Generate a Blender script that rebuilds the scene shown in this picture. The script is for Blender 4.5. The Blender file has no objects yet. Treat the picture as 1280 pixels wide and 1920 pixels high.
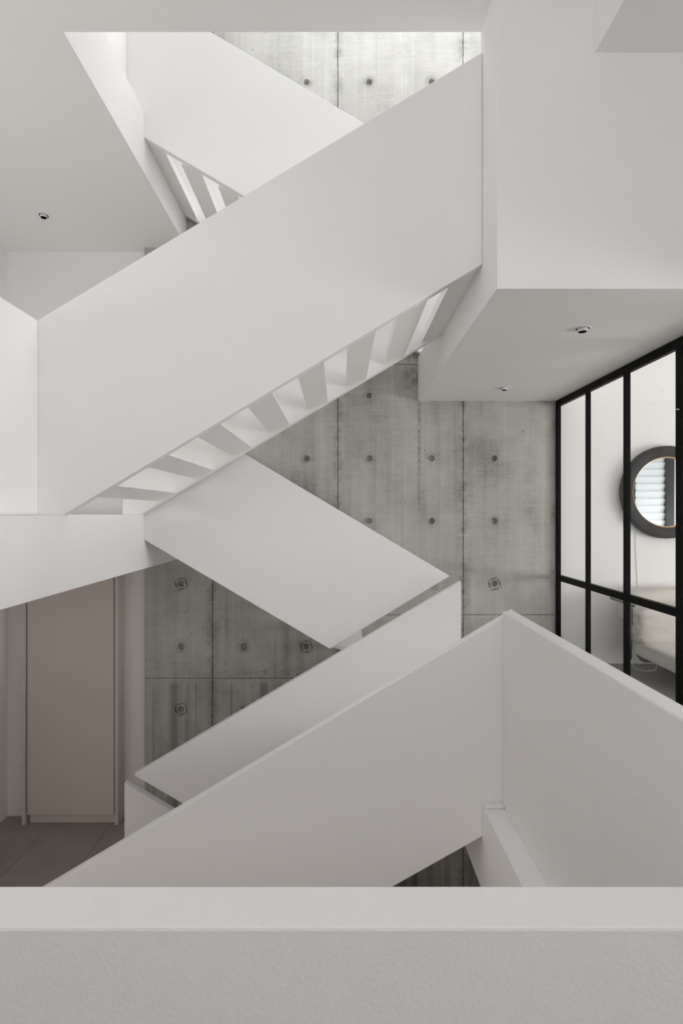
import bpy, bmesh, math, random
from mathutils import Vector, Matrix, noise
random.seed(7)
S = bpy.context.scene
COL = S.collection

# ------------------------------------------------------------------ camera
cam_d = bpy.data.cameras.new('camera')
cam = bpy.data.objects.new('camera', cam_d); COL.objects.link(cam)
cam.location = (0, 0, 0); cam.rotation_euler = (math.radians(90), 0, 0)
cam_d.sensor_fit = 'VERTICAL'; cam_d.sensor_height = 36; cam_d.sensor_width = 24
cam_d.lens = 18                       # 960 px focal length on the 1280 x 1920 frame
cam_d.shift_x = 5/1920; cam_d.shift_y = 2/1920
cam_d.clip_start = 0.05
S.camera = cam

# ------------------------------------------------------------------ sky, window light and added fills
w = bpy.data.worlds.new('sky'); S.world = w; w.use_nodes = True
bg = w.node_tree.nodes['Background']
bg.inputs[0].default_value = (0.92, 0.96, 1.0, 1); bg.inputs[1].default_value = 1.15

def area(name, loc, rot, sx, sy, power, color, spread=180):
    d = bpy.data.lights.new(name, 'AREA'); d.shape = 'RECTANGLE'; d.size = sx; d.size_y = sy
    d.energy = power; d.color = color; d.spread = math.radians(spread)
    o = bpy.data.objects.new(name, d); COL.objects.link(o); o.location = loc; o.rotation_euler = rot
    return o
R90 = math.radians(90)
area('skylight_daylight', (0.55, 3.95, 5.62), (0, 0, 0), 2.6, 1.75, 55, (0.955, 0.978, 1.0))
area('clerestory_daylight', (-0.1, -0.97, 1.55), (R90, 0, 0), 4.6, 1.5, 6.5, (1.0, 0.985, 0.975))
area('room_window_daylight', (7.9, 0.95, -0.6), (0, R90, 0), 1.5, 3.9, 216, (1.0, 0.99, 0.985))
area('landing_fill', (-3.2, 1.0, 0.5), (0, -R90, 0), 0.9, 3.0, 13, (1.0, 0.97, 0.95))  # added fill for the ceilings and right balustrade, no window here
area('lower_front_fill', (-1.2, -0.95, -3.0), (R90, 0, 0), 3.6, 1.5, 24, (1.0, 0.95, 0.91))  # added fill on the lower flight faces and cabinet, no window here
area('lower_landing_fill', (-3.2, 1.4, -1.6), (0, -R90, 0), 1.6, 3.0, 10, (1.0, 0.96, 0.93))  # added side fill for the lower level, the wall behind it is closed

vs = S.view_settings
S.display_settings.display_device = 'sRGB'
vs.view_transform = 'Standard'; vs.look = 'None'; vs.gamma = 1; vs.use_curve_mapping = False
vs.exposure = 0.10
S.cycles.max_bounces = 14; S.cycles.diffuse_bounces = 10; S.cycles.transparent_max_bounces = 12
S.cycles.sample_clamp_indirect = 6

# ------------------------------------------------------------------ shared measures (metres, eye at the origin)
XR, XL = 0.757, -1.455               # slab edges right and left of the stairwell
BR, BL = 0.862, -1.584               # balustrade faces set back from them
YB = 4.905                           # face of the concrete wall
L0 = -0.012                          # landing on the left
RISE, GO = 0.1667, 0.279
F0 = L0 - 9*RISE                     # floor the camera stands on
F1 = L0 + 9*RISE
CEIL = 2.545
T = 0.055                            # thickness of the steel balustrade sheets
YN, YF, YM, YW = 2.697, 3.75, 3.83, 4.80   # front faces: near sheet, far sheet, back flight near sheet, wall sheet

# ------------------------------------------------------------------ materials
class NB:
    def __init__(s, name):
        s.m = bpy.data.materials.new(name); s.m.use_nodes = True
        s.t = s.m.node_tree; s.b = s.t.nodes['Principled BSDF']; s.out = s.t.nodes['Material Output']
    def n(s, typ, ins=None, **kw):
        nd = s.t.nodes.new(typ)
        for k, v in kw.items(): setattr(nd, k, v)
        for k, v in (ins or {}).items(): s.set(nd.inputs[k], v)
        return nd
    def set(s, sock, v):
        if isinstance(v, bpy.types.NodeSocket): s.t.links.new(v, sock)
        else: sock.default_value = v
    def math(s, op, a, b=0.0, c=0.0, clamp=False):
        nd = s.n('ShaderNodeMath', {0: a, 1: b, 2: c}, operation=op); nd.use_clamp = clamp
        return nd.outputs[0]
    def mr(s, v, a, b, c=0.0, d=1.0, smooth=True):
        nd = s.n('ShaderNodeMapRange', {'Value': v, 'From Min': a, 'From Max': b, 'To Min': c, 'To Max': d})
        if smooth: nd.interpolation_type = 'SMOOTHSTEP'
        return nd.outputs[0]
    def mix(s, f, a, b):
        nd = s.n('ShaderNodeMix', data_type='RGBA')
        s.set(nd.inputs[0], f); s.set(nd.inputs[6], a); s.set(nd.inputs[7], b)
        return nd.outputs[2]
    def noise(s, vec, scale, detail=3.0, rough=0.5):
        return s.n('ShaderNodeTexNoise', {'Vector': vec, 'Scale': scale, 'Detail': detail, 'Roughness': rough}).outputs[0]
    def mapv(s, vec, sc):
        return s.n('ShaderNodeVectorMath', {0: vec, 1: sc}, operation='MULTIPLY').outputs[0]
    def bump(s, h, st, dist=0.01):
        s.set(s.b.inputs['Normal'], s.n('ShaderNodeBump', {'Height': h, 'Strength': st, 'Distance': dist}).outputs[0])
    def pos(s):
        return s.n('ShaderNodeNewGeometry').outputs['Position']

def c4(c): return (c[0], c[1], c[2], 1)

def plain(name, col, rough=0.5, metal=0.0, var=0.06, scale=8.0, bump=0.0, bscale=200.0, bdist=0.002, spec=0.5):
    k = NB(name); p = k.pos()
    a = tuple(x*(1-var) for x in col); b = tuple(min(1, x*(1+var)) for x in col)
    k.set(k.b.inputs['Base Color'], k.mix(k.noise(p, scale, 4), c4(a), c4(b)))
    k.b.inputs['Roughness'].default_value = rough; k.b.inputs['Metallic'].default_value = metal
    k.b.inputs['Specular IOR Level'].default_value = spec
    if bump: k.bump(k.noise(p, bscale, 3), bump, bdist)
    return k.m

M = {}
M['sheet'] = plain('white_painted_steel', (0.885, 0.874, 0.866), 0.5, var=0.012, scale=3, bump=0.05, bscale=60, spec=0.3)
M['wall'] = plain('white_wall_paint', (0.885, 0.876, 0.868), 0.7, var=0.012, scale=2, bump=0.05, bscale=150, spec=0.2)
M['ceiling'] = plain('ceiling_paint', (0.89, 0.879, 0.869), 0.75, var=0.01, scale=2, spec=0.2)
M['render'] = plain('rough_rolled_paint', (0.83, 0.82, 0.81), 0.5, var=0.02, scale=12, bump=0.22, bscale=170, bdist=0.004, spec=0.35)
M['black'] = plain('black_steel', (0.004, 0.004, 0.004), 0.45, var=0.1, scale=20, spec=0.1)
M['cabinet'] = plain('taupe_cabinet_lacquer', (0.70, 0.64, 0.585), 0.5, var=0.02, scale=3)
M['ring'] = plain('charcoal_stained_wood', (0.036, 0.033, 0.034), 0.55, var=0.35, scale=14, spec=0.12)
M['brass'] = plain('brass_lip', (0.55, 0.36, 0.2), 0.35, metal=0.6)
M['linen'] = plain('oatmeal_linen', (0.66, 0.63, 0.58), 0.9, var=0.06, scale=30, bump=0.3, bscale=500, bdist=0.002, spec=0.1)
M['dark_metal'] = plain('dark_bronze_tube', (0.05, 0.045, 0.042), 0.45)
M['floor'] = plain('polished_concrete_floor', (0.32, 0.30, 0.28), 0.4, var=0.15, scale=3)
M['tile'] = plain('brown_grey_stone_tile', (0.36, 0.315, 0.285), 0.55, var=0.16, scale=5, bump=0.1, bscale=90)
M['grout'] = plain('dark_grout', (0.07, 0.06, 0.05), 0.9)
M['timber'] = plain('brown_timber_floor', (0.20, 0.105, 0.05), 0.5, var=0.25, scale=4)
M['substrate'] = plain('joint_shadow_concrete', (0.10, 0.098, 0.09), 0.95)
M['plastic'] = plain('white_plastic', (0.8, 0.8, 0.79), 0.4)
M['void'] = plain('black_lamp_aperture', (0.002, 0.002, 0.002), 0.8, spec=0.0)
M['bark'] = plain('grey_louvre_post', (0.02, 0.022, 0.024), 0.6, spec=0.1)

k = NB('mirror_silver'); k.b.inputs['Base Color'].default_value = (0.93, 0.94, 0.94, 1)
k.b.inputs['Metallic'].default_value = 1; k.b.inputs['Roughness'].default_value = 0.015; M['mirror'] = k.m

k = NB('clear_glass')
lw = k.n('ShaderNodeFresnel', {'IOR': 1.45}).outputs[0]
tr = k.n('ShaderNodeBsdfTransparent', {'Color': (0.972, 0.98, 0.984, 1)}).outputs[0]
gl = k.n('ShaderNodeBsdfGlossy', {'Color': (1, 1, 1, 1), 'Roughness': 0.02}).outputs[0]
ms = k.n('ShaderNodeMixShader', {0: k.math('MULTIPLY', lw, 0.13), 1: tr, 2: gl})
k.t.links.new(ms.outputs[0], k.out.inputs[0]); M['glass'] = k.m

k = NB('frosted_louvre_glass')
df = k.n('ShaderNodeBsdfDiffuse', {'Color': (0.8, 0.82, 0.82, 1)}).outputs[0]
tl = k.n('ShaderNodeBsdfTranslucent', {'Color': (0.80, 0.81, 0.81, 1)}).outputs[0]
ms = k.n('ShaderNodeMixShader', {0: 0.7, 1: df, 2: tl})
k.t.links.new(ms.outputs[0], k.out.inputs[0]); M['louvre'] = k.m

def concrete():
    k = NB('board_formed_concrete'); p = k.pos()
    xyz = k.n('ShaderNodeSeparateXYZ', {0: p}); x, z = xyz.outputs[0], xyz.outputs[2]
    cloud = k.noise(p, 1.7, 7, 0.62)
    streak = k.noise(k.mapv(p, (16, 16, 0.55)), 1.0, 4)
    grain = k.noise(k.mapv(p, (5, 5, 55)), 1.0, 4, 0.6)
    fine = k.noise(p, 46, 4, 0.7)
    v = k.math('MULTIPLY_ADD', cloud, 0.56, k.math('MULTIPLY', streak, 0.27))
    v = k.math('ADD', v, k.math('MULTIPLY_ADD', grain, 0.15, k.math('MULTIPLY', fine, 0.16)))
    col = k.n('ShaderNodeValToRGB', {0: v})
    e = col.color_ramp.elements
    e[0].position = 0.41; e[0].color = (0.29, 0.282, 0.26, 1)
    e[1].position = 0.70; e[1].color = (0.57, 0.56, 0.525, 1)
    m_ = e.new(0.545); m_.color = (0.455, 0.446, 0.416, 1)
    c = col.outputs[0]
    # lime runs
    drip = k.mr(k.noise(k.mapv(p, (34, 34, 0.7)), 1.0, 2), 0.56, 0.74)
    drip = k.math('MULTIPLY', drip, k.mr(cloud, 0.42, 0.62))
    c = k.mix(k.math('MULTIPLY', drip, 0.5), c, (0.64, 0.63, 0.60, 1))
    # vertical board marks of the lowest lift
    brd = k.mr(k.noise(k.mapv(p, (13, 13, 0.25)), 1.0, 2), 0.50, 0.68)
    brd = k.math('MULTIPLY', brd, k.mr(z, -1.66, -1.585, 1, 0))
    c = k.mix(k.math('MULTIPLY', brd, 0.5), c, (0.12, 0.118, 0.108, 1))
    # grout loss and dirt along the panel joints
    rag = k.noise(p, 22, 5, 0.75)
    dx = k.math('PINGPONG', k.math('ADD', x, 0.0102+12.005), 0.60025)
    jx = k.math('MULTIPLY', k.mr(dx, 0.0, 0.085, 1, 0), k.mr(k.noise(p, 5.5, 6, 0.75), 0.44, 0.62))
    jl = k.mr(dx, 0.002, 0.010, 0.5, 0)
    c = k.mix(k.math('MULTIPLY', jx, 0.6), c, (0.19, 0.185, 0.168, 1))
    c = k.mix(k.math('MULTIPLY', jl, k.mr(rag, 0.35, 0.6)), c, (0.10, 0.097, 0.088, 1))
    # cold joint below the slab edge
    cj = k.math('ABSOLUTE', k.math('ADD', x, -0.768))
    cj = k.math('MULTIPLY', k.mr(cj, 0.003, 0.02, 1, 0), k.mr(z, -0.1, 0.25))
    cj = k.math('MULTIPLY', cj, k.mr(z, 1.45, 1.40)); cj = k.math('MULTIPLY', cj, k.mr(rag, 0.4, 0.6))
    c = k.mix(k.math('MULTIPLY', cj, 0.6), c, (0.11, 0.105, 0.095, 1))
    # darker mottling towards the corner left of the slab
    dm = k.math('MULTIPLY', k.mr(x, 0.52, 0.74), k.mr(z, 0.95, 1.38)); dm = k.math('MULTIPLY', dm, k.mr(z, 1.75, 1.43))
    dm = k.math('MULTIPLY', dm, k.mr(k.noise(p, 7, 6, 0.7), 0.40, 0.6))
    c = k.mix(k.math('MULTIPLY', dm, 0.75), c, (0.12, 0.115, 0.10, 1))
    # honeycombing at the foot of the left lift
    hz = k.math('ABSOLUTE', k.math('ADD', z, 1.535))
    hc = k.math('MULTIPLY', k.mr(hz, 0.01, 0.075, 1, 0), k.mr(k.noise(p, 42, 6, 0.85), 0.50, 0.60))
    hc = k.math('MULTIPLY', hc, k.mr(k.noise(p, 6, 4, 0.7), 0.36, 0.52))
    hc = k.math('MULTIPLY', hc, k.mr(x, -0.6, -1.7, 1.0, 0.15)); hc = k.math('MULTIPLY', hc, k.mr(x, 0.1, -0.02))
    c = k.mix(k.math('MULTIPLY', hc, 0.85), c, (0.045, 0.043, 0.038, 1))
    # blow holes
    vo = k.n('ShaderNodeTexVoronoi', {'Vector': k.mapv(p, (1, 1, 0.8)), 'Scale': 17.0})
    rnd = k.n('ShaderNodeSeparateColor', {0: vo.outputs['Color']}).outputs[0]
    th = k.mr(rnd, 0.72, 1.0, 0.0, 0.13, False)
    bh = k.math('LESS_THAN', vo.outputs['Distance'], th)
    c = k.mix(k.math('MULTIPLY', bh, 0.6), c, (0.09, 0.087, 0.078, 1))
    # halo round every tie hole
    tx = k.math('PINGPONG', k.math('ADD', x, 0.0102+12.005+0.300125), 0.300125)
    tz = k.math('PINGPONG', k.math('ADD', z, -0.5238+12.02), 0.3005)
    td = k.math('SQRT', k.math('ADD', k.math('MULTIPLY', tx, tx), k.math('MULTIPLY', tz, tz)))
    ha = k.math('MULTIPLY', k.mr(td, 0.03, 0.085, 1, 0), k.mr(k.noise(p, 14, 4), 0.35, 0.65))
    c = k.mix(k.math('MULTIPLY', ha, 0.5), c, (0.19, 0.186, 0.17, 1))
    # rust beside the steel frame
    ru = k.math('MULTIPLY', k.mr(x, 2.0, 2.07), k.mr(k.noise(p, 6, 5, 0.7), 0.52, 0.66))
    c = k.mix(k.math('MULTIPLY', ru, 0.6), c, (0.20, 0.13, 0.08, 1))
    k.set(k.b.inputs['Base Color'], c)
    k.b.inputs['Roughness'].default_value = 0.8; k.b.inputs['Specular IOR Level'].default_value = 0.3
    h = k.math('SUBTRACT', k.math('ADD', fine, grain), k.math('ADD', bh, k.math('MULTIPLY', hc, 2.0)))
    k.bump(h, 0.25, 0.004)
    return k.m
M['concrete'] = concrete()

# ------------------------------------------------------------------ helpers
def obj(name, bm, mat, parent=None, smooth=False):
    bmesh.ops.recalc_face_normals(bm, faces=bm.faces)
    me = bpy.data.meshes.new(name); bm.to_mesh(me); bm.free()
    if smooth:
        for f in me.polygons: f.use_smooth = True
    o = bpy.data.objects.new(name, me); COL.objects.link(o)
    me.materials.append(mat)
    if parent: o.parent = parent; o.matrix_parent_inverse = Matrix.Translation(-parent.location)
    return o
def thing(name, label, cat, loc=(0, 0, 0), group=None):
    o = bpy.data.objects.new(name, None); COL.objects.link(o); o.location = loc; o.empty_display_size = 0.1
    o['label'] = label; o['category'] = cat
    if group: o['group'] = group
    return o
def tag(o, label, cat, group=None):
    o['label'] = label; o['category'] = cat
    if group: o['group'] = group
    return o
def struct(o, label=None):
    o['kind'] = 'structure'
    if label: o['label'] = label
    return o
def bev(bm, w, seg=2):
    if w: bmesh.ops.bevel(bm, geom=[e for e in bm.edges if len(e.link_faces) == 2 and e.calc_face_angle(0) > 0.5],
                          offset=w, segments=seg, affect='EDGES', profile=0.5)
    return bm
def add_box(bm, a, b):
    r = bmesh.ops.create_cube(bm, size=1)
    for v in r['verts']:
        v.co = Vector([(a[i]+b[i])/2 + v.co[i]*(b[i]-a[i]) for i in range(3)])
def box(a, b, w=0.0):
    bm = bmesh.new(); add_box(bm, a, b); return bev(bm, w)
def prism(poly, y0, y1, w=0.0, axis='Y'):
    """outline in (x, z) swept along Y, or in (y, z) swept along X"""
    bm = bmesh.new()
    mk = (lambda p, d: (p[0], d, p[1])) if axis == 'Y' else (lambda p, d: (d, p[0], p[1]))
    f0 = [bm.verts.new(mk(p, y0)) for p in poly]; f1 = [bm.verts.new(mk(p, y1)) for p in poly]
    bm.faces.new(f0); bm.faces.new(f1[::-1]); n = len(poly)
    for i in range(n): bm.faces.new((f0[i], f0[(i+1) % n], f1[(i+1) % n], f1[i]))
    bmesh.ops.recalc_face_normals(bm, faces=bm.faces)
    return bev(bm, w)
def lathe(bm, prof, c, axis='Z', n=32, closed=False):
    rings = []
    for r, h in prof:
        ring = []
        for i in range(n):
            a = 2*math.pi*i/n
            if axis == 'Z': q = (c[0]+r*math.cos(a), c[1]+r*math.sin(a), c[2]+h)
            else: q = (c[0]+r*math.cos(a), c[1]+h, c[2]+r*math.sin(a))
            ring.append(bm.verts.new(q))
        rings.append(ring)
    pr = list(zip(rings, rings[1:])) + ([(rings[-1], rings[0])] if closed else [])
    for a, b in pr:
        for i in range(n): bm.faces.new((a[i], a[(i+1) % n], b[(i+1) % n], b[i]))
    if not closed:
        for ring in (rings[0], rings[-1]): bm.faces.new(ring)
    return bm
def tube(pts, r, n=10):
    bm = bmesh.new(); pts = [Vector(p) for p in pts]; prev = None; rings = []
    for i, p in enumerate(pts):
        t = (pts[min(i+1, len(pts)-1)]-pts[max(i-1, 0)]).normalized()
        u = (prev - t*prev.dot(t)) if prev else t.orthogonal()
        u.normalize(); prev = u; v = t.cross(u)
        rings.append([bm.verts.new(p+(u*math.cos(2*math.pi*k/n)+v*math.sin(2*math.pi*k/n))*r) for k in range(n)])
    for a, b in zip(rings, rings[1:]):
        for k in range(n): bm.faces.new((a[k], a[(k+1) % n], b[(k+1) % n], b[k]))
    bm.faces.new(rings[0]); bm.faces.new(rings[-1])
    return bm
def smooth_path(pts, n=8):
    P = [Vector(p) for p in pts]; P = [2*P[0]-P[1]] + P + [2*P[-1]-P[-2]]; out = []
    for i in range(1, len(P)-2):
        for k in range(n):
            t = k/n; a, b, c, d = P[i-1], P[i], P[i+1], P[i+2]
            out.append(0.5*((2*b)+(c-a)*t+(2*a-5*b+4*c-d)*t*t+(3*b-a-3*c+d)*t**3))
    return out + [P[-2]]

# ------------------------------------------------------------------ the concrete wall, panel by panel
JX0, TX, TZ0, TZ = -0.0102, 0.60025, 0.5238, 0.601
wall = struct(obj('wall_back', box((-1.865, YB+0.045, -4.45), (2.075, 5.25, 5.75)), M['substrate']),
              'board formed grey concrete wall behind the stairs')
RINGED = {(-0.0102+1.2005+0.300125, 0), (-0.0102-1.2005-0.300125, 0), (-0.0102-0.300125, -1)}
def panel(x0, x1, z0, z1):
    g = 0.002; x0 += g; x1 -= g; z0 += g; z1 -= g
    hs = 0.075
    cx = [c for c in (JX0-0.300125+TX*i for i in range(-4, 6)) if x0+hs < c < x1-hs]
    cz = [c for c in (TZ0+TZ*i for i in range(-9, 10)) if z0+hs < c < z1-hs]
    b = 0.004
    bm = bmesh.new(); cache = {}
    def V(x, y, z):
        key = (round(x, 4), round(y, 4), round(z, 4))
        if key not in cache: cache[key] = bm.verts.new((x, y, z))
        return cache[key]
    gx = sorted([x0+b, x1-b]+[c+s*hs for c in cx for s in (-1, 1)])
    gz = sorted([z0+b, z1-b]+[c+s*hs for c in cz for s in (-1, 1)])
    for xa, xb in zip(gx, gx[1:]):
        for za, zb in zip(gz, gz[1:]):
            xm, zm = (xa+xb)/2, (za+zb)/2
            hx = min((abs(xm-c) for c in cx), default=9) < 1e-3; hz_ = min((abs(zm-c) for c in cz), default=9) < 1e-3
            if not (hx and hz_):
                bm.faces.new((V(xa, YB, za), V(xb, YB, za), V(xb, YB, zb), V(xa, YB, zb))); continue
            n = 20; sq = [V(xa, YB, za), V(xb, YB, za), V(xb, YB, zb), V(xa, YB, zb)]
            ringed = any(abs(xm-rx) < 0.02 and abs(zm-(TZ0+TZ*k)) < 0.02 for rx, kk in RINGED for k in ((-2, -4) if kk == 0 else (-3,)))
            prof = [(0.031, 0.0), (0.027, 0.006), (0.021, 0.034)]
            if ringed: prof = [(0.056, 0.0), (0.054, 0.004), (0.050, 0.004), (0.048, 0.001)] + prof
            rings = []
            for r, d in prof:
                rings.append([bm.verts.new((xm+r*math.cos(2*math.pi*i/n-0.75*math.pi), YB+d, zm+r*math.sin(2*math.pi*i/n-0.75*math.pi))) for i in range(n)])
            q = n//4
            for s in range(4):
                for i in range(q):
                    bm.faces.new((sq[s], rings[0][s*q+i+1 if s*q+i+1 < n else 0], rings[0][s*q+i]))
                bm.faces.new((sq[s], sq[(s+1) % 4], rings[0][((s+1)*q) % n]))
            for a, c in zip(rings, rings[1:]):
                for i in range(n): bm.faces.new((a[i], a[(i+1) % n], c[(i+1) % n], c[i]))
            bm.faces.new(rings[-1])
    # chamfered rim and sides
    loop = [(x0+b, z0+b), (x1-b, z0+b), (x1-b, z1-b), (x0+b, z1-b)]; out = [(x0, z0), (x1, z0), (x1, z1), (x0, z1)]
    def edge_pts(i):
        (xa, za), (xb, zb) = loop[i], loop[(i+1) % 4]
        if abs(za-zb) < 1e-6: s = [(q, za) for q in gx]; s = s if xb > xa else s[::-1]
        else: s = [(xa, q) for q in gz]; s = s if zb > za else s[::-1]
        return s
    o1 = [bm.verts.new((p[0], YB+b, p[1])) for p in out]; o2 = [bm.verts.new((p[0], YB+0.05, p[1])) for p in out]
    for i in range(4):
        s = [V(p[0], YB, p[1]) for p in edge_pts(i)]
        bm.faces.new(s + [o1[(i+1) % 4], o1[i]])
        bm.faces.new((o1[i], o1[(i+1) % 4], o2[(i+1) % 4], o2[i]))
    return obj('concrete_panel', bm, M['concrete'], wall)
J = [JX0-2*0.60025*1, JX0, JX0+1.2005]
rowsL = [-4.45, -1.584, 1.426, 3.50, 5.75]; rowsR = [-4.45, -0.976, 1.426, 3.50, 5.75]
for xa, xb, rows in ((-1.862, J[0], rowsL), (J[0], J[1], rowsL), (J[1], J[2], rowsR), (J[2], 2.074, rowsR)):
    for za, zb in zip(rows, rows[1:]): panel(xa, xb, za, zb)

# ------------------------------------------------------------------ room shell
struct(obj('wall_back_left', box((-3.4, 4.987, -3.2), (-1.865, 5.25, 5.75)), M['wall']), 'white plaster wall left of the concrete')
struct(obj('wall_left', box((-3.40, -1.2, -4.6), (-3.226, 4.987, 5.75)), M['wall']), 'white side wall beyond the left landing')
struct(obj('wall_room_back', box((2.075, YB, -4.6), (8.2, 5.25, CEIL)), M['wall']), 'white wall of the glazed room carrying the mirror')
# wall behind the camera with a clerestory opening
bm = bmesh.new()
for a, b in (((-3.4, -1.25, -4.6), (2.5, -1.0, 0.75)), ((-3.4, -1.25, 2.35), (2.5, -1.0, 5.75)),
             ((-3.4, -1.25, 0.75), (-2.45, -1.0, 2.35)), ((2.25, -1.25, 0.75), (2.5, -1.0, 2.35))): add_box(bm, a, b)
struct(obj('wall_front', bm, M['wall']))
# upper white wall with the slab behind it, one moulded shape
struct(obj('wall_right_upper', prism([(2.449, 1.073), (YB, 1.073), (YB, F1), (2.735, F1), (2.735, 5.75), (2.449, 5.75)], XR, 2.11, 0.0015, 'X'), M['wall']),
       'white upper wall and slab edge above the glazed room')
struct(obj('trim_1', box((1.224, -1.0, 2.204), (2.1, 2.449, CEIL), 0.002), M['ceiling']), 'dropped ceiling box in the upper right corner')
# ceilings
struct(obj('ceiling_left', box((-3.226, -1.0, CEIL), (XL, YB+0.082, 2.988)), M['ceiling']), 'white ceiling left of the stairwell opening')
bm = bmesh.new()
add_box(bm, (XL, -1.0, CEIL), (XR, 2.709, 2.988)); add_box(bm, (XR, -1.0, CEIL), (2.11, 2.448, 2.988)); add_box(bm, (2.11, -1.25, CEIL), (8.2, 5.25, 2.988))
struct(obj('ceiling', bm, M['ceiling']), 'white ceiling cut open over the stairwell')
struct(obj('wall_stairwell_front', box((XL, 2.50, 2.988), (XR, 2.70, 5.75)), M['wall']))
struct(obj('wall_right_stair', box((2.075, 2.736, F1), (2.11, YB, 5.75)), M['wall']))
bm = bmesh.new()   # roof round the skylight opening
for a, b in (((-3.4, -1.2, 5.75), (-0.85, 5.25, 5.95)), ((1.95, -1.2, 5.75), (8.2, 5.25, 5.95)),
             ((-0.85, -1.2, 5.75), (1.95, 3.0, 5.95)), ((-0.85, 4.9, 5.75), (1.95, 5.25, 5.95))): add_box(bm, a, b)
struct(obj('ceiling_roof', bm, M['ceiling']))
# left landing and its fascia
struct(obj('floor_landing', box((-3.226, -1.0, -0.417), (XL, YB-0.002, L0), 0.002), M['wall']), 'landing slab on the left seen at eye level')
# camera floor: slab edge with ledge, and floor finish
bm = bmesh.new()
add_box(bm, (XR, 0.64, -1.995), (8.2, YB-0.002, -1.541)); add_box(bm, (-3.226, -1.0, -1.995), (8.2, 0.70, -1.541))
struct(obj('floor_slab', bm, M['wall']), 'white slab edge forming a ledge under the balustrade')
struct(obj('floor', box((0.93, -1.2, -1.541), (8.2, YB-0.001, -1.441)), M['floor']), 'grey floor of the glazed room')
struct(obj('floor_corridor', box((-3.226, -1.0, -1.541), (0.93, 0.635, -1.441)), M['floor']))
struct(obj('floor_basement', box((-3.4, -1.2, -4.62), (8.2, 5.25, -4.45)), M['timber']), 'brown floor at the bottom of the stairwell')
struct(obj('wall_right', box((8.0, -1.2, -4.6), (8.2, 5.0, CEIL)), M['wall']))
# lower landing, tile by tile
fl = struct(obj('floor_lower_landing', box((-3.226, -1.0, -3.35), (XL, 4.987, -2.962)), M['grout']), 'stone tiled lower landing')
xs = [-3.226, -2.733, -2.163, -1.593, XL]; ys = [-1.0, 0.1, 1.25, 2.4, 3.55, 4.986]
for xa, xb in zip(xs, xs[1:]):
    for ya, yb in zip(ys, ys[1:]):
        obj('tile', box((xa+0.0015, ya+0.0015, -2.962), (xb-0.0015, yb-0.0015, -2.95), 0.001), M['tile'], fl)

# ------------------------------------------------------------------ stair flights
def tread(par, top, nose, back, y0, y1):
    """plate with a chamfered back edge: nose is the lower end, back the upper end"""
    s = 1 if back > nose else -1; t = 0.066
    poly = [(nose, top-t), (nose, top), (back, top), (back, top-0.008)]
    return obj('tread', prism(poly, y0, y1, 0.001), M['sheet'], par)
def sheet(par, poly, y):
    return obj('balustrade_panel', prism(poly, y, y+T, 0.004), M['sheet'], par)

# lower front flight: falls to the left from the camera's floor to the lower landing
m = 0.5925
lo = thing('stair_flight', 'white steel flight in front falling left behind the near parapet', 'stairs', (XL, YN, -2.95))
tz = lambda x: -0.515-m*(0.925-x)
h = 1.088
near = sheet(lo, [(0.925, tz(0.925)), (BL-0.06, tz(BL-0.06)), (BL-0.06, -2.95), (BL+0.1, -2.95), (XL, max(-2.95, tz(XL)-h)), (XR, tz(XR)-h), (XR, -1.541), (0.925, -1.541)], YN)
tf = lambda x: -0.50-0.5915*(0.8945-x)
sheet(lo, [(0.8945, tf(0.8945)), (-1.504, tf(-1.504)), (-0.565, -2.463), (XR, tf(XR)-h), (XR, -1.541), (0.8945, -1.541)], YF)
for j in range(1, 9): tread(lo, F0-9*RISE+RISE*j, -1.623+GO*j, -1.475+GO*j if j < 8 else XR-0.001, YN+T, YF)

# upper front flight: climbs right from the left landing to the upper floor
up = thing('stair_flight', 'large white steel flight climbing right across the middle of the stairwell', 'stairs', (XL, YN, L0))
tu = lambda x: 2.4285-0.6024*(XR-x); bu = lambda x: 1.311-0.5985*(XR-x)
for y in (YN, YF):
    sheet(up, [(XR-0.0015, tu(XR)), (BL, tu(BL)), (BL, L0), (-1.452, L0), (XR-0.0015, bu(XR))], y)
for j in range(1, 9): tread(up, L0+RISE*j, -1.623+GO*j, -1.475+GO*j if j < 8 else XR-0.001, YN+T, YF)

# back flights: fall right
def back_flight(label, zl, cut, ztop, zbot, dx, dep):
    f = thing('stair_flight', label, 'stairs', (XR, YM, zl-9*RISE))
    t = lambda x: ztop-0.5955*(x-XL); b = lambda x: zbot-0.589*(x-XL)
    for y in (YM, YW):
        if cut: poly = [(BL, t(BL)), (0.83, t(0.83)), (-0.068, b(-0.068)), (XL, b(XL)), (XL, zl), (BL, zl)]
        else: poly = [(BL, t(BL)), (0.90, t(0.90)), (0.90, zl-9*RISE), (XR, b(XR)), (XL, b(XL)), (XL, zl), (BL, zl)]
        sheet(f, poly, y)
    for j in range(1, 9):
        n = dx-GO*j
        tread(f, zl-9*RISE+RISE*j, n, n-dep if j < 8 else XL+0.001, YM+T, YW)
    return f
back_flight('white steel flight behind the large one falling right with a slanted end', L0, True, 0.889, -0.200, 1.03, 0.25)
back_flight('brightly lit white flight at the top under the skylight', L0+18*RISE, False, 3.895, 2.812, 0.905, 0.148)
# last flight, only the head of its near sheet shows above the lower landing
fb = thing('stair_flight', 'lowest white flight showing only its head above the lower landing', 'stairs', (XR, YM, -4.45))
t = lambda x: -2.020-0.60*(x-BL)
for y in (YM,):
    sheet(fb, [(BL-0.02, t(BL)), (0.6, t(0.6)), (0.6, -4.45), (0.2, -4.45), (XL, -3.20), (XL, -2.95), (BL-0.02, -2.95)], y)
for j in range(1, 9): tread(fb, -4.45+RISE*j, 0.925-GO*j, 0.777-GO*j if j < 8 else XL+0.001, YM+T, YW)

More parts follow.
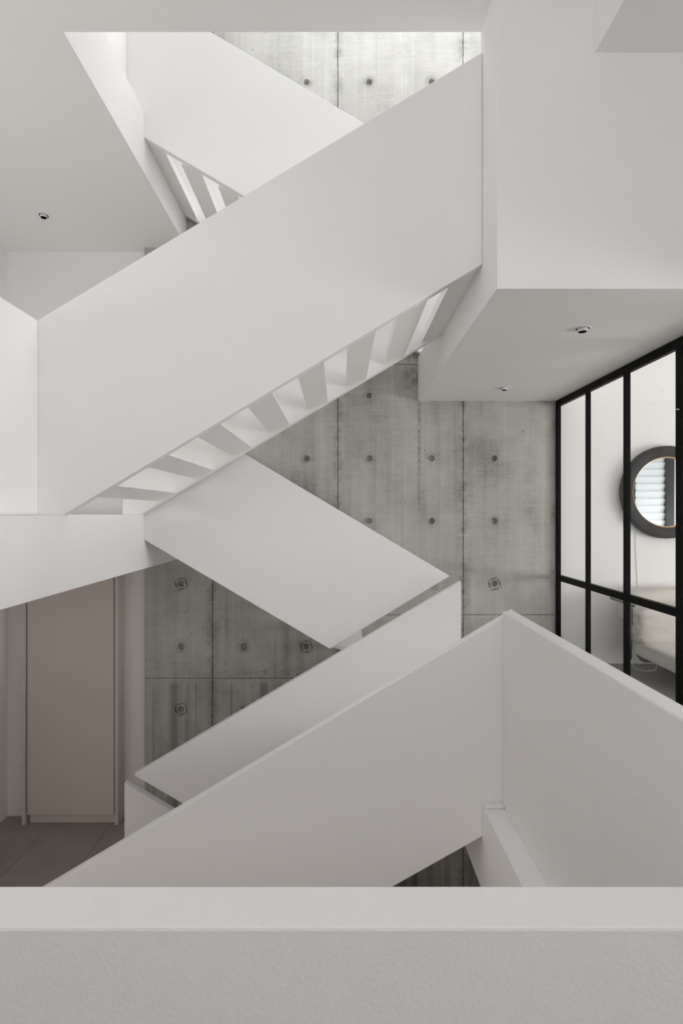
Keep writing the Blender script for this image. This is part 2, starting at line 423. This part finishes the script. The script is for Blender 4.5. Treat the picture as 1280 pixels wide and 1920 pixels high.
# ------------------------------------------------------------------ balustrades
tag(obj('parapet', box((XL, 0.638, -1.541), (1.6, 0.711, -0.517), 0.004), M['render']),
    'white rough painted parapet running across the bottom foreground', 'parapet')
br = tag(obj('balustrade', box((BR, 0.72, -1.541), (BR+0.065, YN, -0.517), 0.006), M['render']),
    'white solid balustrade along the right edge of the stairwell', 'balustrade')
obj('fillet', box((XR+0.004, YN-0.035, -1.541), (BR, YN, -1.524), 0.006), M['sheet'], br)
tag(obj('balustrade', box((BL-0.065, -0.99, L0), (BL, YN+T, 1.013), 0.004), M['sheet']),
    'pale balustrade at the left edge on the landing beside the large flight', 'balustrade')
tag(obj('balustrade', box((BL-0.065, 2.72, L0+18*RISE), (BL, YM, L0+18*RISE+1.0), 0.004), M['sheet']),
    'bright balustrade of the top landing beside the skylit flight', 'balustrade')
tag(obj('balustrade', box((BL-0.13, -0.99, -2.95), (BL-0.065, YN, -2.02), 0.004), M['sheet']),
    'balustrade on the lower landing hidden beneath the parapet', 'balustrade')

# ------------------------------------------------------------------ glazed partition
gp = thing('glass_partition', 'black steel framed glass partition at the right', 'partition', (2.075, 2.5, -1.441))
XG = 2.075
def bar(name, a, b): return obj(name, box(a, b, 0.002), M['black'], gp)
bar('top_rail', (XG, -1.0, 1.013), (XG+0.035, YB, 1.073))
bar('bottom_rail', (XG, -1.0, -1.441), (XG+0.035, YB, -1.39))
bar('middle_rail', (XG, -1.0, -0.640), (XG+0.034, YB, -0.586))
edges = [(4.860, 4.905), (4.282, 4.312), (3.700, 3.737), (3.095, 3.157), (2.545, 2.580), (1.965, 2.0), (1.385, 1.42), (0.805, 0.84), (0.225, 0.26), (-0.355, -0.32), (-1.0, -0.95)]
for a, b in edges: bar('mullion', (XG-0.001, a, -1.39), (XG+0.033, b, 1.013))
for (a, b), (c, d) in zip(edges[1:], edges):
    for z0, z1 in ((-1.39, -0.64), (-0.586, 1.013)):
        obj('glass_pane', box((XG+0.014, b, z0), (XG+0.018, c, z1)), M['glass'], gp)
bm = bmesh.new(); add_box(bm, (XG-0.012, 3.12, 0.63), (XG-0.001, 3.132, 0.636)); obj('latch', bm, M['plastic'], gp)
struct(obj('wall_above_partition', box((XG, -1.0, 1.073), (XG+0.035, 2.448, CEIL)), M['wall']))

# ------------------------------------------------------------------ louvre window seen in the mirror
bm = bmesh.new()
for a, b in (((2.3, -1.25, -4.6), (6.12, -1.2, CEIL)), ((7.12, -1.25, -4.6), (8.2, -1.2, CEIL)), ((6.12, -1.25, 1.62), (7.12, -1.2, CEIL)), ((6.12, -1.25, -4.6), (7.12, -1.2, -1.441))): add_box(bm, a, b)
struct(obj('wall_room_front', bm, M['wall']))
win = struct(bpy.data.objects.new('window_1', None)); COL.objects.link(win); win.location = (6.65, -1.2, -1.441)
for x0, x1 in ((6.12, 6.285), (6.94, 7.12)): obj('louvre_post', box((x0, -1.26, -1.441), (x1, -1.14, 1.62), 0.004), M['bark'], win)
for i in range(19):
    z = -1.40+0.155*i
    bm = box((6.285, -0.003, -0.079), (6.94, 0.003, 0.079)); bmesh.ops.rotate(bm, verts=bm.verts, matrix=Matrix.Rotation(math.radians(-22), 3, 'X'))
    bmesh.ops.translate(bm, verts=bm.verts, vec=(0, -1.2, z+0.0775)); obj('louvre_slat', bm, M['louvre'], win)
    for x in (6.29, 6.925):
        bm = box((x, -0.008, -0.045), (x+0.012, 0.012, 0.03)); bmesh.ops.rotate(bm, verts=bm.verts, matrix=Matrix.Rotation(math.radians(-40), 3, 'X'))
        bmesh.ops.translate(bm, verts=bm.verts, vec=(0, -1.17, z+0.01)); obj('slat_clip', bm, M['bark'], win)

# ------------------------------------------------------------------ round mirror
mr_ = thing('round_mirror', 'round wall mirror with a wide charcoal ring frame behind the glass', 'mirror', (3.108, 4.85, 0.198))
mc = (3.108, 0, 0.198)
obj('frame', lathe(bmesh.new(), [(0.405, YB-0.001), (0.440, YB-0.03), (0.438, 4.835), (0.425, 4.822), (0.345, 4.828), (0.336, 4.838), (0.336, YB-0.001)], mc, 'Y', 72, True), M['ring'], mr_, True)
obj('lip', lathe(bmesh.new(), [(0.336, 4.834), (0.332, 4.831), (0.324, 4.848), (0.324, 4.87), (0.336, 4.87)], mc, 'Y', 72, True), M['brass'], mr_, True)
obj('mirror_glass', lathe(bmesh.new(), [(0.325, 4.858), (0.325, 4.864)], mc, 'Y', 72), M['mirror'], mr_)

# ------------------------------------------------------------------ sofa
def cushion(name, a, b, puff, par, mat, seed, wr=0.010, cuts=14, n6=5.0):
    bm = bmesh.new(); bmesh.ops.create_cube(bm, size=2)
    bmesh.ops.subdivide_edges(bm, edges=bm.edges[:], cuts=cuts, use_grid_fill=True)
    c = Vector([(p+q)/2 for p, q in zip(a, b)]); hsz = Vector([(q-p)/2 for p, q in zip(a, b)])
    for v in bm.verts:
        q = v.co.copy()
        L = (abs(q.x)**n6+abs(q.y)**n6+abs(q.z)**n6)**(1/n6); q /= L
        q = Vector((q.x*hsz.x, q.y*hsz.y, q.z*hsz.z))
        e = v.co
        q.y *= 1+puff*(1-e.x*e.x)*(1-e.z*e.z) if abs(e.y) > 0.6 else 1
        q.z *= 1+puff*0.6*(1-e.x*e.x)*(1-e.y*e.y) if abs(e.z) > 0.6 else 1
        d = noise.noise(Vector((q.x*5+seed, q.y*9, q.z*13)))+0.5*noise.noise(Vector((q.x*14+seed, q.y*20, q.z*26)))
        v.co = c+q*(1+wr*d*3)
    return obj(name, bm, mat, par, True)
sf = thing('sofa', 'oatmeal linen sofa on a dark tube frame against the white wall', 'sofa', (3.6, 4.4, -1.441))
cushion('back_cushion', (2.60, 4.58, -1.02), (3.60, 4.84, -0.70), 0.15, sf, M['linen'], 3)
cushion('back_cushion', (3.61, 4.58, -1.02), (4.60, 4.84, -0.70), 0.15, sf, M['linen'], 9)
cushion('lumbar_cushion', (2.590, 4.36, -1.13), (3.58, 4.60, -0.815), 0.2, sf, M['linen'], 5, 0.026, 18, 8.0)
cushion('lumbar_cushion', (3.60, 4.36, -1.13), (4.56, 4.60, -0.815), 0.2, sf, M['linen'], 15, 0.018)
cushion('seat_cushion', (2.60, 3.72, -1.258), (3.60, 4.60, -1.105), 0.10, sf, M['linen'], 21, 0.004, 14, 9.0)
cushion('seat_cushion', (3.60, 3.72, -1.258), (4.58, 4.60, -1.105), 0.12, sf, M['linen'], 27, 0.004)
obj('base_rail', box((2.90, 3.90, -1.31), (4.45, 4.78, -1.275), 0.004), M['dark_metal'], sf)
for x in (3.02, 4.3):
    for y in (4.72, 3.95): obj('leg', box((x-0.014, y-0.014, -1.441), (x+0.014, y+0.014, -1.285), 0.002), M['dark_metal'], sf)
obj('arm_tube', tube(smooth_path([(2.556, 4.82, -0.80), (2.556, 4.60, -0.803), (2.558, 4.43, -0.805)]), 0.010), M['dark_metal'], sf, True)
obj('arm_post', tube([(2.575, 4.50, -0.80), (2.582, 4.51, -1.05), (2.60, 4.56, -1.30)], 0.007), M['dark_metal'], sf, True)
obj('arm_plate', prism([(4.36, -1.25), (4.52, -1.25), (4.46, -1.285), (4.40, -1.285)], 2.62, 2.70, 0.002, 'X'), M['dark_metal'], sf)

# ------------------------------------------------------------------ socket and cords
so = thing('wall_socket', 'small white wall socket with a plug beside the sofa cushion', 'socket', (2.806, YB, -1.125))
obj('faceplate', box((2.766, YB-0.008, -1.16), (2.846, YB, -1.09), 0.003), M['plastic'], so)
obj('plug', lathe(bmesh.new(), [(0.020, YB-0.05), (0.022, YB-0.03), (0.022, YB-0.008)], (2.80, 0, -1.12), 'Y', 16), M['plastic'], so, True)
tag(obj('power_cord', tube(smooth_path([(2.80, 4.853, -1.12), (2.79, 4.83, -1.20), (2.75, 4.80, -1.33), (2.73, 4.76, -1.42), (2.76, 4.68, -1.437), (2.83, 4.66, -1.437), (2.90, 4.68, -1.42), (2.92, 4.74, -1.34), (2.90, 4.76, -1.29)]), 0.004, 8), M['plastic'], None, True),
    'thin white power cord looping from the socket to the floor', 'cord')
tag(obj('hanging_cord', tube(smooth_path([(2.835, 4.899, -0.06), (2.842, 4.899, -0.35), (2.862, 4.899, -0.72), (2.87, 4.893, -0.95)]), 0.003, 8), M['plastic'], None, True),
    'thin pale cord hanging down the wall beneath the round mirror', 'cord')

# ------------------------------------------------------------------ recessed downlights
def downlight(x, y, z, label):
    d = thing('downlight', label, 'downlight', (x, y, z), 'recessed ceiling downlights')
    obj('flange', lathe(bmesh.new(), [(0.047, 0.0005), (0.045, -0.003), (0.038, -0.003), (0.036, 0.0005)], (x, y, z), 'Z', 40, True), M['plastic'], d, True)
    obj('recess_shade', lathe(bmesh.new(), [(0.037, -0.0002), (0.037, -0.0012)], (x, y, z), 'Z', 40), M['bark'], d)  # flat dark disc, stands for the shade in the gap round the barrel
    obj('barrel', lathe(bmesh.new(), [(0.029, -0.001), (0.027, -0.018), (0.0255, -0.020), (0.0235, -0.018), (0.0235, -0.002)], (x, y, z), 'Z', 40), M['plastic'], d)
    obj('aperture', lathe(bmesh.new(), [(0.0232, -0.0195), (0.0232, -0.0175)], (x, y, z), 'Z', 32), M['void'], d)
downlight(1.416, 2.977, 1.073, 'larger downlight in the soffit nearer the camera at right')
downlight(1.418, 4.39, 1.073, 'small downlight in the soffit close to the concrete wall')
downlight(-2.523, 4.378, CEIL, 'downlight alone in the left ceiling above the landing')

# ------------------------------------------------------------------ cabinet on the lower landing
cb = thing('cabinet', 'tall taupe built-in cabinet on the lower landing at left', 'cabinet', (-2.5, 4.9, -2.95))
YC, YK = 4.852, 4.882
obj('door', box((-2.952, YC, -2.862), (-2.132, YC+0.02, -0.50), 0.002), M['cabinet'], cb)
obj('kickboard', box((-2.945, YK, -2.95), (-2.125, YK+0.02, -2.866), 0.002), M['cabinet'], cb)
obj('side_panel', box((-2.998, YC-0.012, -2.95), (-2.964, 4.986, -0.46), 0.002), M['cabinet'], cb)
obj('side_panel', box((-2.118, YC-0.012, -2.95), (-2.086, 4.986, -0.46), 0.002), M['cabinet'], cb)
obj('carcass', box((-2.964, YC+0.03, -2.866), (-2.118, 4.986, -0.46)), M['substrate'], cb)
